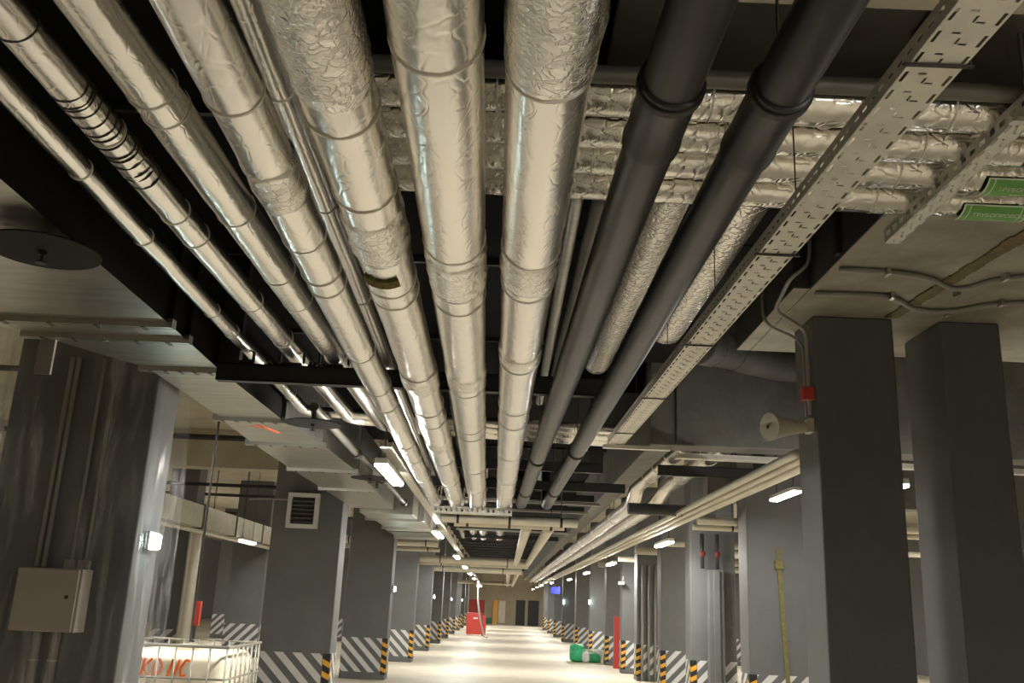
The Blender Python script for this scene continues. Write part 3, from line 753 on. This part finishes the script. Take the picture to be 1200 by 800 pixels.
o = sheet('plastic_film', film_fn, 96, 80, 'clear_film')
tag(o, 'wrinkled clear plastic film wrapped around the broad left column', 'film')

t = thing('electrical_box', 'beige electrical cabinet under the film on the wrapped column', 'cabinet', (-2.75, 6.0, 1.55))
MB().box(-3.02, -2.62, 6.01, 6.16, 1.31, 1.69).build('cabinet_body', 'enamel_box', t, bevel=.006)
dr = MB().box(-3.015, -2.635, 5.99, 6.008, 1.315, 1.685).build('door', 'enamel_box', t, bevel=.004)
MB().lathe((-2.69, 5.992, 1.52), (0, -1, 0), [(0, .012), (.006, .012), (.008, .008)], 12).build('lock', 'wire_dark', dr)
for i, x in enumerate((-3.02, -2.975, -2.80, -2.71)):
    MB_ = MB().tube([(x, 6.225, 1.75 if i > 1 else 1.70), (x, 6.225, 3.1)], 0.013 if i > 1 else 0.015, 10)
    tag(MB_.build('cable_conduit', 'conduit_grey', smooth=True, autosmooth=True), ['pale conduit above the beige cabinet, leftmost of four', 'pale conduit above the beige cabinet, second of four', 'pale conduit above the beige cabinet, third of four', 'pale conduit above the beige cabinet, rightmost of four'][i], 'conduit', 'conduits above the beige cabinet')
for i, x in enumerate((-2.80, -2.71)):
    tag(MB().box(x - .035, x + .035, 6.19, 6.24, 1.69, 1.75).build('conduit_gland', 'enamel_box', bevel=.006), 'small square cable gland on the cabinet, ' + ('left' if i == 0 else 'right') + ' of the pair', 'gland', 'cable glands on the cabinet')
for i, x in enumerate((-2.93, -2.81)):
    tt = thing('riser_pipe', 'thicker grey riser below the beige cabinet, ' + ('left' if i == 0 else 'right') + ' of the pair', 'pipe', (x, 6.22, 0), 'risers below the beige cabinet')
    MB().tube([(x, 6.21, 0.0), (x, 6.21, 1.33)], 0.026, 12).build('pipe_barrel', 'conduit_grey', tt, smooth=True, autosmooth=True)
    ring(MB(), (x, 6.21, 1.13), (0, 0, 1), .027, .012, .006, 14).build('pipe_clip', 'steel_bright', tt)

# louvred vent box on the first striped pillar
t = thing('vent_grille', 'white framed louvred vent box on the nearest striped pillar', 'vent', (-3.0, 13.8, 2.75))
x0, x1, z0, z1, yv = -3.20, -2.74, 2.52, 3.03, 13.84
mb = MB().box(x0, x1, yv - .05, yv + .05, z0, z0 + .06).box(x0, x1, yv - .05, yv + .05, z1 - .06, z1).box(x0, x0 + .06, yv - .05, yv + .05, z0 + .06, z1 - .06).box(x1 - .06, x1, yv - .05, yv + .05, z0 + .06, z1 - .06)
mb.build('frame', 'white_paint', t, bevel=.005)
MB().box(x0 + .05, x1 - .05, yv + .02, yv + .05, z0 + .05, z1 - .05).build('backing', 'black_steel', t)
for k in range(6):
    zz = z0 + .10 + k * .06
    MB().bar((x0 + .055, yv - .01, zz), (x1 - .055, yv - .01, zz), .05, .012, (0, -.6, 1)).build('louver_blade', 'galvanised_dark', t)
tag(MB().tube(fillet([(-3.9, 14.3, 2.95), (-3.5, 13.80, 2.92), (-3.20, 13.80, 2.92)], .1), .012, 8).build('cable', 'conduit_grey', smooth=True), 'thin pale cable reaching the louvred vent box', 'cable')

# ================================================================== IBC TANK
t = thing('ibc_tank', 'white plastic tank in a wire cage with orange lettering at lower left', 'tank', (-2.75, 8.6, 0))
X0, X1, Y0, Y1, H_ = -3.22, -2.22, 8.05, 9.1, 1.15
MB().box(X0 + .05, X1 - .05, Y0 + .05, Y1 - .05, .16, 1.09).build('bottle', 'tank_plastic', t, bevel=.07, smooth=True)
MB().box(X0, X1, Y0, Y1, 0.0, .05).box(X0, X0 + .1, Y0, Y1, .05, .15).box(X1 - .1, X1, Y0, Y1, .05, .15).box(-2.77, -2.67, Y0, Y1, .05, .15).build('pallet', 'galvanised_dark', t)
for k in range(8):
    x = X0 + .01 + (X1 - X0 - .02) * k / 7
    for yy in (Y0, Y1):
        MB().tube([(x, yy, .14), (x, yy, H_)], .0085, 8).build('cage_bar', 'cage_steel', t, smooth=True)
for k in range(1, 7):
    y = Y0 + (Y1 - Y0) * k / 7
    for xx in (X0, X1):
        MB().tube([(xx, y, .14), (xx, y, H_)], .0085, 8).build('cage_bar', 'cage_steel', t, smooth=True)
for z in (.15, .4, .65, .9, 1.15):
    mb = MB().tube([(X0, Y0, z), (X1, Y0, z), (X1, Y1, z), (X0, Y1, z), (X0, Y0, z)], .0095 if z < 1.1 else .013, 8)
    mb.build('cage_hoop', 'cage_steel', t)
MB().lathe((-2.72, 8.57, 1.08), (0, 0, 1), [(0, .10), (.05, .10), (.055, .09)], 24).build('lid', 'tank_plastic', t, smooth=True, autosmooth=True)
# sprayed lettering: 3 K O  N C
glyph = {'3': [[(0, 1), (.6, 1), (.25, .55), (.62, .3), (.3, 0), (0, .1)]], 'K': [[(0, 1), (0, 0)], [(.6, 1), (.05, .45), (.65, 0)]], 'O': [[(.3, 1), (0, .6), (.15, 0), (.5, .1), (.65, .6), (.3, 1)]],
         'N': [[(0, 0), (.1, 1), (.5, 0), (.65, 1)]], 'C': [[(.65, .9), (.3, 1), (0, .5), (.2, 0), (.6, .1)]]}
px = -3.02
for ch in ('3', 'K', 'O', ' ', 'N', 'C'):
    if ch == ' ': px += .045; continue
    mb = MB()
    for st in glyph[ch]:
        for a, b in zip(st[:-1], st[1:]):
            A = (px + a[0] * .10 + a[1] * .025, Y0 + .046, .905 + a[1] * .135); B = (px + b[0] * .10 + b[1] * .025, Y0 + .046, .905 + b[1] * .135)
            mb.bar(A, B, .004, .018, (0, 0, 1) if abs(A[2] - B[2]) < 1e-3 else (1, 0, .01))
    lo = mb.build('sprayed_letter', 'orange_spray', t)
    px += .088
# rod hanging down to the tank
tag(MB().tube([(-2.62, 8.3, ZC), (-2.62, 8.3, 1.17)], .010, 8).build('hanging_rod', 'black_steel', smooth=True), 'thin black rod hanging down to the white tank', 'rod')

# ================================================================== LEFT BAY UNDER THE CEILING
for i, (y, z) in enumerate([(10.2, 3.9), (14.5, 3.9), (18.5, 3.6), (22.0, 3.75), (26.5, 3.7)]):
    tag(MB().tube([(-16.5, y, z), (-2.6 if i > 0 else -3.7, y, z)], .035 if i != 1 else .045, 12).build('sprinkler_branch', 'black_steel', smooth=True, autosmooth=True), 'black pipe crossing under the ceiling of the left bay, %s from the front' % ords[i], 'pipe', 'black pipes crossing the left bay')
t = thing('cable_duct', 'pale sheet-metal duct running through the left bay behind the louvred pillar', 'duct', (-6.4, 15, 2.8))
for k in range(7):
    y0 = 12.0 + k * 2.4
    MB().box(-6.45, -6.12, y0, y0 + 2.36, 2.80, 3.24).build('duct_section', 'zinc_tray', t)
    MB().box(-6.47, -6.09, y0 + 2.36, y0 + 2.40, 2.78, 3.27).build('flange', 'galvanised_dark', t)
    MB().tube([(-6.3, y0 + 1.2, 3.24), (-6.3, y0 + 1.2, ZC)], .01, 6).build('hanger', 'black_steel', t)
tag(MB().tube([(-6.15, 12, 2.72), (-6.15, 40, 2.72)], .045, 12).build('sprinkler_main', 'white_pipe', smooth=True), 'pale pipe along the lower edge of the left bay duct', 'pipe')
tag(MB().tube([(-6.36, 19.6, 0), (-6.36, 19.6, 2.78)], .13, 18).build('wrapped_pipe', 'white_pipe', smooth=True, autosmooth=True), 'pale wrapped vertical pipe beside a pillar in the left bay', 'pipe')
t = thing('fire_cabinet', 'red fire point box in the gap of the left bay', 'cabinet', (-9.72, 30.9, 0))
MB().box(-9.88, -9.56, 30.8, 31.0, .50, 1.24).build('cabinet_body', 'red_paint', t, bevel=.01)
MB().box(-9.86, -9.58, 30.78, 30.80, .54, 1.20).build('door', 'red_paint', t)
MB().box(-9.78, -9.66, 30.85, 31.0, 0, .50).build('stand', 'black_steel', t)

# ================================================================== HORN LOUDSPEAKER, CONDUITS, RED BOX
t = thing('horn_loudspeaker', 'ivory horn loudspeaker on the side of the dark column', 'loudspeaker', (2.0, 6.4, 2.86))
ax = Vector((-1.0, -0.45, -0.12)).normalized(); b0 = Vector((2.105, 6.42, 2.875))
MB().lathe(b0 + ax * .05, ax, [(0, .035), (.03, .042), (.06, .044), (.10, .050), (.18, .066), (.26, .082), (.30, .094), (.31, .098), (.312, .088)], 32).build('horn', 'ivory_plastic', t, smooth=True, autosmooth=True)
MB().lathe(b0 + ax * .357, ax, [(0, .084), (.002, .02), (.012, .018), (.016, .006)], 24).build('horn_mouth', 'ivory_plastic', t, smooth=True, autosmooth=True)
MB().lathe(b0 + ax * .365, ax, [(0, .014), (.012, .012)], 14).build('centre_plug', 'wire_dark', t)
MB().bar(b0 + Vector((.012, 0, -.02)), b0 + ax * .11 + Vector((0, 0, -.02)), .03, .03).box(2.08, 2.118, 6.36, 6.46, 2.83, 2.93).build('bracket', 'ivory_plastic', t, bevel=.003)

tag(MB().tube(fillet([(2.085, 6.35, 2.95), (2.085, 6.35, 3.56), (1.79, 6.1, 3.62), (1.79, 5.72, 3.72), (1.90, 5.66, 3.80), (1.905, 5.6, 4.3)], .08), .014, 10).build('cable_conduit', 'conduit_grey', smooth=True), 'grey conduit bending from the loudspeaker column up the beam side', 'conduit')
tag(MB().tube(fillet([(2.085, 6.42, 2.95), (2.085, 6.42, 3.50), (1.80, 6.42, 3.62), (1.80, 6.4, 4.3)], .1), .012, 10).build('cable_conduit', 'conduit_grey', smooth=True), 'thinner grey conduit beside the loudspeaker column edge', 'conduit')
tag(MB().box(2.035, 2.115, 6.31, 6.39, 3.05, 3.14).build('junction_box', 'red_paint', bevel=.006), 'small red junction box above the loudspeaker', 'box')
tag(MB().box(1.90, 1.928, 5.15, 5.21, 3.68, 4.4).build('cable_strip', 'black_steel', bevel=.003), 'dark cable strip running up the side of the raw beam', 'cable')
for i, pts in enumerate([[(1.97, 5.32, 3.64), (2.26, 5.32, 3.64), (2.55, 5.39, 3.64), (2.83, 5.63, 3.64), (2.98, 5.32, 3.64), (4.2, 5.25, 3.64)], [(1.97, 5.78, 3.64), (2.46, 5.75, 3.64), (2.72, 6.02, 3.64), (2.96, 6.05, 3.64), (3.2, 5.80, 3.64), (4.2, 5.72, 3.64)]]):
    t = thing('ceiling_conduit', ['grey conduit curving under the raw beam, nearer of the two', 'grey conduit curving under the raw beam, above the column tops'][i], 'conduit', pts[0], 'grey conduits under the raw beam')
    MB().tube(fillet(pts, .25), .017, 10).build('conduit_tube', 'conduit_grey', t, smooth=True)
    for q in (pts[1], pts[3], pts[4]):
        MB().box(q[0] - .012, q[0] + .012, q[1] - .03, q[1] + .03, 3.615, 3.66).build('conduit_clip', 'steel_bright', t)

# dim round duct behind the tray under the cross beam
t, _ = foil_pipe('dim foil duct bending down beside the long tray, left of the loudspeaker', [(1.50, 7.35, 3.70), (1.85, 8.0, 3.86), (2.5, 8.45, 3.86), (3.4, 8.5, 3.86)], 0.16, [0.4, .9], [.5], .012, 51, 22, .06, m='dusty_duct', bandm='dusty_duct', name='foil_duct')

# ================================================================== RIGHT OF THE BEAM
channel('black steel channel frame right of the beam carrying two foil pipes', 1.60, 2.75, 9.9, 2.98, 0.11, up_l=False, top=ZC)
tag(MB().tube([(1.60, 12.3, 2.86), (2.75, 12.35, 2.86)], .075, 20).build('crossing_pipe', 'black_pipe', smooth=True, autosmooth=True), 'thick black pipe crossing right of the beam below the channel', 'pipe')
for i, x in enumerate((1.76, 2.15)):
    foil_pipe('foil pipe on the channel right of the beam, ' + ('left' if i == 0 else 'right') + ' of the pair', [(x, 9.1, 3.20), (x, 12.6, 3.20), (x - .02 - .1 * i, 12.9, 2.98), (x - .02 - .1 * i, 60, 2.98)], .10, [.8, 1.6, 2.4, 6, 9, 12, 15], [.5, 1.2], .008, 61 + i, 18, .12, group='foil pipes right of the beam', m='foil_crumpled' if i == 5 else 'foil')
for i, (x, z, r) in enumerate([(2.34, 2.80, .032), (2.43, 2.79, .038), (2.51, 2.80, .025), (2.25, 2.82, .035)]):
    up_run('pale pipe of the right-hand bundle along the lamp row, %s from the beam' % ords[i], (x, 9.3, z), (x, 30, z), r, 7.2, 60, m='white_pipe', name='bundle_pipe', seed=70 + i, amp=.002, group='pale pipes of the right-hand bundle', bands=(2, 5, 8, 11, 15, 19, 24, 30))
for i, (x, z) in enumerate([(2.385, 2.85), (2.475, 2.845)]):
    tag(MB().tube([(x, 7.2, z), (x, 30, z), (x, 60, z)], .014, 10).build('cable_conduit', 'wire_dark', smooth=True), 'dark cable in the right-hand pipe bundle, ' + ('left' if i == 0 else 'right') + ' of two', 'cable', 'dark cables of the right-hand bundle')
# cable tray far right behind loudspeaker
t, U, V = tray('perforated_tray', 'perforated tray crossing under the cross beam at right', (1.65, 9.12, 3.04), (5.5, 9.2, 3.04), .10, .05, per=.12)

# crosswise white pipes to the right pillars
def cross_pipe(label, x0, x1, y, z, r, group, m='white_pipe', top=ZC, rods=None):
    t = thing('crossing_pipe', label, 'pipe', (x0, y, z), group)
    MB().tube([(x0, y, z), (x1, y, z)], r, 16).build('pipe_barrel', m, t, smooth=True, autosmooth=True)
    for f in (rods or (.12, .5, .88)):
        x = x0 + (x1 - x0) * f
        mb = MB(); ring(mb, (x, y, z), (1, 0, 0), r, .03, .006, 16); mb.tube([(x, y, z + r), (x, y, 3.64 if (-1.65 < x < 1.35 and y < 62) else top)], .006, 6)
        mb.build('pipe_hanger', 'black_steel', t)
for i, (x0, x1, y, z, r) in enumerate([(2.9, 8.0, 14.25, 2.92, .06), (2.9, 8.0, 14.6, 2.86, .055), (2.95, 8.0, 17.6, 2.78, .05), (2.9, 8.0, 21, 2.83, .08), (2.9, 8.0, 24.2, 2.80, .07), (2.9, 8.0, 29.3, 2.85, .08)]):
    cross_pipe('pale pipe crossing toward the right pillars, %s from the front' % ords[i], x0, x1, y, z, r, 'pale pipes crossing toward the right pillars')

# ================================================================== FAR AISLE: CROSSWISE AND LENGTHWISE PIPES
for i, (x0, x1, y, z, r) in enumerate([(-0.75, 0.85, 11.1, 2.53, .05), (-0.62, 0.72, 11.5, 2.52, .05)]):
    cross_pipe('pale pipe crossing just below the far perforated tray, ' + ('front' if i == 0 else 'rear') + ' one', x0, x1, y, z, r, 'pale pipes below the far perforated tray')
for i, x in enumerate((0.30, 0.62)):
    foil_pipe('pale pipe running on beyond the far tray, ' + ('left' if i == 0 else 'right') + ' of the pair', [(x * .9, 11.6, 2.53), (x + .05, 26.2, 2.66)], .07, [2, 5, 8], [], .003, 81 + i, 16, .3, m='white_pipe', group='pale pipes running on beyond the far tray')
for i, x in enumerate((0.2, 0.52)):
    foil_pipe('pale pipe in the far distance below the beam, ' + ('left' if i == 0 else 'right') + ' of the pair', [(x, 33.0, 2.66), (x + .1, 60.0, 2.66)], .085, [2, 9], [], .003, 84 + i, 14, .5, m='white_pipe', group='pale pipes in the far distance')
for i, (x0, x1, y, z, r) in enumerate([(-3.8, -1.5, 21.6, 2.84, .09), (-3.8, -1.5, 22.2, 2.72, .05), (-4.2, 0.7, 26.4, 2.68, .10), (-4.2, 0.7, 27.0, 2.60, .06), (-4.8, 0.65, 33.0, 2.66, .11), (-3.5, 0.5, 52, 2.6, .09)]):
    cross_pipe('pale pipe crossing the far aisle from the left, %s from the front' % ords[i], x0, x1, y, z, r, 'pale pipes crossing the far aisle from the left')
for i, (y, z) in enumerate([(13.4, 3.0), (15.2, 3.05), (17.2, 3.05), (19.4, 3.02)]):
    tag(MB().bar((-1.0, y, z), (1.33, y, z), .04, .04).build('strut_rail', 'steel_bright', bevel=.003), 'bright metal strut between the far black channels, %s in line' % ords[i], 'strut', 'bright struts between the far channels')

# ================================================================== FAR FLOOR OBJECTS
t = thing('red_container', 'red metal container standing far down the aisle', 'container', (-1.2, 47.9, 0))
MB().box(-1.68, -0.95, 47.5, 48.3, .06, 1.02).build('container_body', 'red_paint', t, bevel=.02)
MB().box(-.93, -.74, 47.6, 48.2, .0, .95).build('side_tank', 'red_paint', t, bevel=.02)
MB().box(-1.70, -0.93, 47.48, 48.32, 1.02, 1.06).build('lid', 'red_paint', t, bevel=.008)
MB().box(-1.35, -1.15, 47.485, 47.50, .78, .86).build('nameplate', 'white_paint', t)
tag(MB().tube(fillet([(-1.15, 45.5, 2.55), (-1.13, 45.5, 1.6), (-.95, 45.5, .7), (-.75, 45.5, .02), (-.6, 45.3, .02)], .6), .045, 10).build('hanging_hose', 'white_paint', smooth=True), 'white hose hanging in front of the red container', 'hose')
t = thing('green_bundle', 'bundle in green film lying on a pale board on the floor', 'bundle', (2.6, 29, 0))
MB().box(2.0, 3.0, 28.3, 29.2, 0, .03).build('board', 'cardboard', t, bevel=.004)
def lump(x0, x1, y0, y1, z0, z1, seed):
    def fn(u, v):
        a = u * 2 * math.pi; b_ = (v - .5) * math.pi
        n_ = 1 + .18 * noise.noise(Vector((math.cos(a) * 1.5 + seed, math.sin(a) * 1.5, v * 3)))
        s = lambda q: math.copysign(abs(q) ** .5, q)
        return ((x0 + x1) / 2 + (x1 - x0) / 2 * s(math.cos(a)) * s(math.cos(b_)) * n_, (y0 + y1) / 2 + (y1 - y0) / 2 * s(math.sin(a)) * s(math.cos(b_)) * n_, max(z0, (z0 + z1) / 2 + (z1 - z0) / 2 * s(math.sin(b_)) * n_))
    return fn
sheet('film_roll', lump(2.05, 2.5, 28.4, 29.0, .03, .52, 1), 20, 12, 'green_film', t)
sheet('film_roll', lump(2.45, 2.95, 28.5, 29.0, .03, .30, 5), 20, 12, 'green_film', t)
sheet('clear_wrap', lump(2.38, 2.62, 28.35, 28.8, .03, .34, 9), 16, 10, 'white_paint', t)
sheet('clear_wrap', lump(2.75, 3.0, 28.6, 29.1, .03, .40, 12), 16, 10, 'white_paint', t)
MB().box(2.5, 3.3, 29.2, 29.5, 0, .36).build('carton', 'cardboard', t, bevel=.01)
t = thing('red_post', 'red fire riser post between the right pillars', 'post', (3.1, 27.0, 0))
MB().box(3.14, 3.30, 26.9, 27.05, 0, 1.32).build('post_body', 'red_paint', t, bevel=.01)
MB().box(3.13, 3.31, 26.89, 27.06, 1.32, 1.36).build('cap', 'red_paint', t)
t = thing('blue_sign', 'small blue sign hanging over the far aisle at right', 'sign', (2.2, 40, 2.3))
MB().box(2.02, 2.40, 40, 40.03, 2.05, 2.33).build('sign_plate', 'blue_sign', t)
MB().tube([(2.08, 40.015, 2.33), (2.08, 40.015, 3.2)], .008, 6).build('hanger', 'black_steel', t); MB().tube([(2.34, 40.015, 2.33), (2.34, 40.015, 3.2)], .008, 6).build('hanger', 'black_steel', t)
t = thing('security_camera', 'small white security camera beside the fourth right pillar', 'camera', (3.1, 24.9, 2.3))
MB().box(3.0, 3.14, 24.72, 24.98, 2.18, 2.26).build('camera_body', 'white_paint', t, bevel=.01)
MB().tube([(3.12, 24.98, 2.24), (3.14, 24.995, 2.40)], .015, 8).build('mount', 'white_paint', t)
# riser box and valves on second right pillar
t = thing('riser_casing', 'boxed grey riser standing in front of the second right pillar', 'riser', (3.7, 16.4, 0))
MB().box(3.52, 3.78, 16.38, 16.58, 0, 2.3).build('casing', 'grey_paint', t, bevel=.01)
MB().box(3.60, 3.70, 16.34, 16.38, 0, 2.28).build('cover_strip', 'grey_paint', t, bevel=.004)
t = thing('valve_set', 'red valves above the boxed grey riser', 'valve', (3.6, 16.4, 2.5))
for x in (3.42, 3.68):
    MB().lathe((x, 16.42, 2.56), (0, -1, 0), [(0, .04), (.02, .055), (.04, .055), (.05, .03), (.10, .02)], 16).build('handwheel', 'valve_red', t)
    MB().tube([(x, 16.42, 2.31), (x, 16.42, 2.9)], .035, 12).build('valve_body', 'black_steel', t, smooth=True)
for i, x in enumerate((3.30, 3.45, 3.60)):
    tag(MB().tube([(x, 22.66, 0), (x, 22.66, 2.6)], .03, 10).build('cable_conduit', 'conduit_grey', smooth=True), 'pale vertical conduit on the fourth right pillar, ' + ['left', 'middle', 'right'][i] + ' of three', 'conduit', 'conduits on the fourth right pillar')
t = thing('yellow_strap', 'dirty yellow strap hanging down the nearest right striped pillar', 'strap', (3.9, 13.4, 0))
MB().bar((3.88, 13.46, 2.5), (3.99, 13.46, 0.0), .06, .008, (0, 1, 0)).build('webbing', 'strap_yellow', t)
MB().box(3.83, 3.95, 13.44, 13.49, 2.22, 2.34).build('buckle', 'strap_yellow', t, bevel=.005)

# doors and panels in the far wall
d1 = struct('door_1', MB().box(1.10, 1.80, YE - .06, YE - .0, 0, 1.85), 'door_dark', 'dark doorway at the far end, left of two')
struct('door_2', MB().box(2.02, 2.85, YE - .06, YE - .0, 0, 1.85), 'door_dark', 'dark doorway at the far end, right of two')
d3 = struct('door_3', MB().box(-0.66, -0.30, YE - .10, YE - .02, 0, 1.8), 'door_yellow', 'bright yellow door leaf at the far end')
MB().box(-.22, .29, YE - .06, YE - .03, .12, 1.75).build('door_glass', 'white_pipe', d3)
struct('wall_panel', MB().box(-2.5, -1.3, YE - .05, YE - .0, 0.1, 1.75), 'red_paint', 'reddish panel on the far wall')
struct('trim_1', MB().box(-1.6, -0.7, YE - .06, YE - .0, 0, .45), 'green_wall_paint', 'green strip along the foot of the far wall')
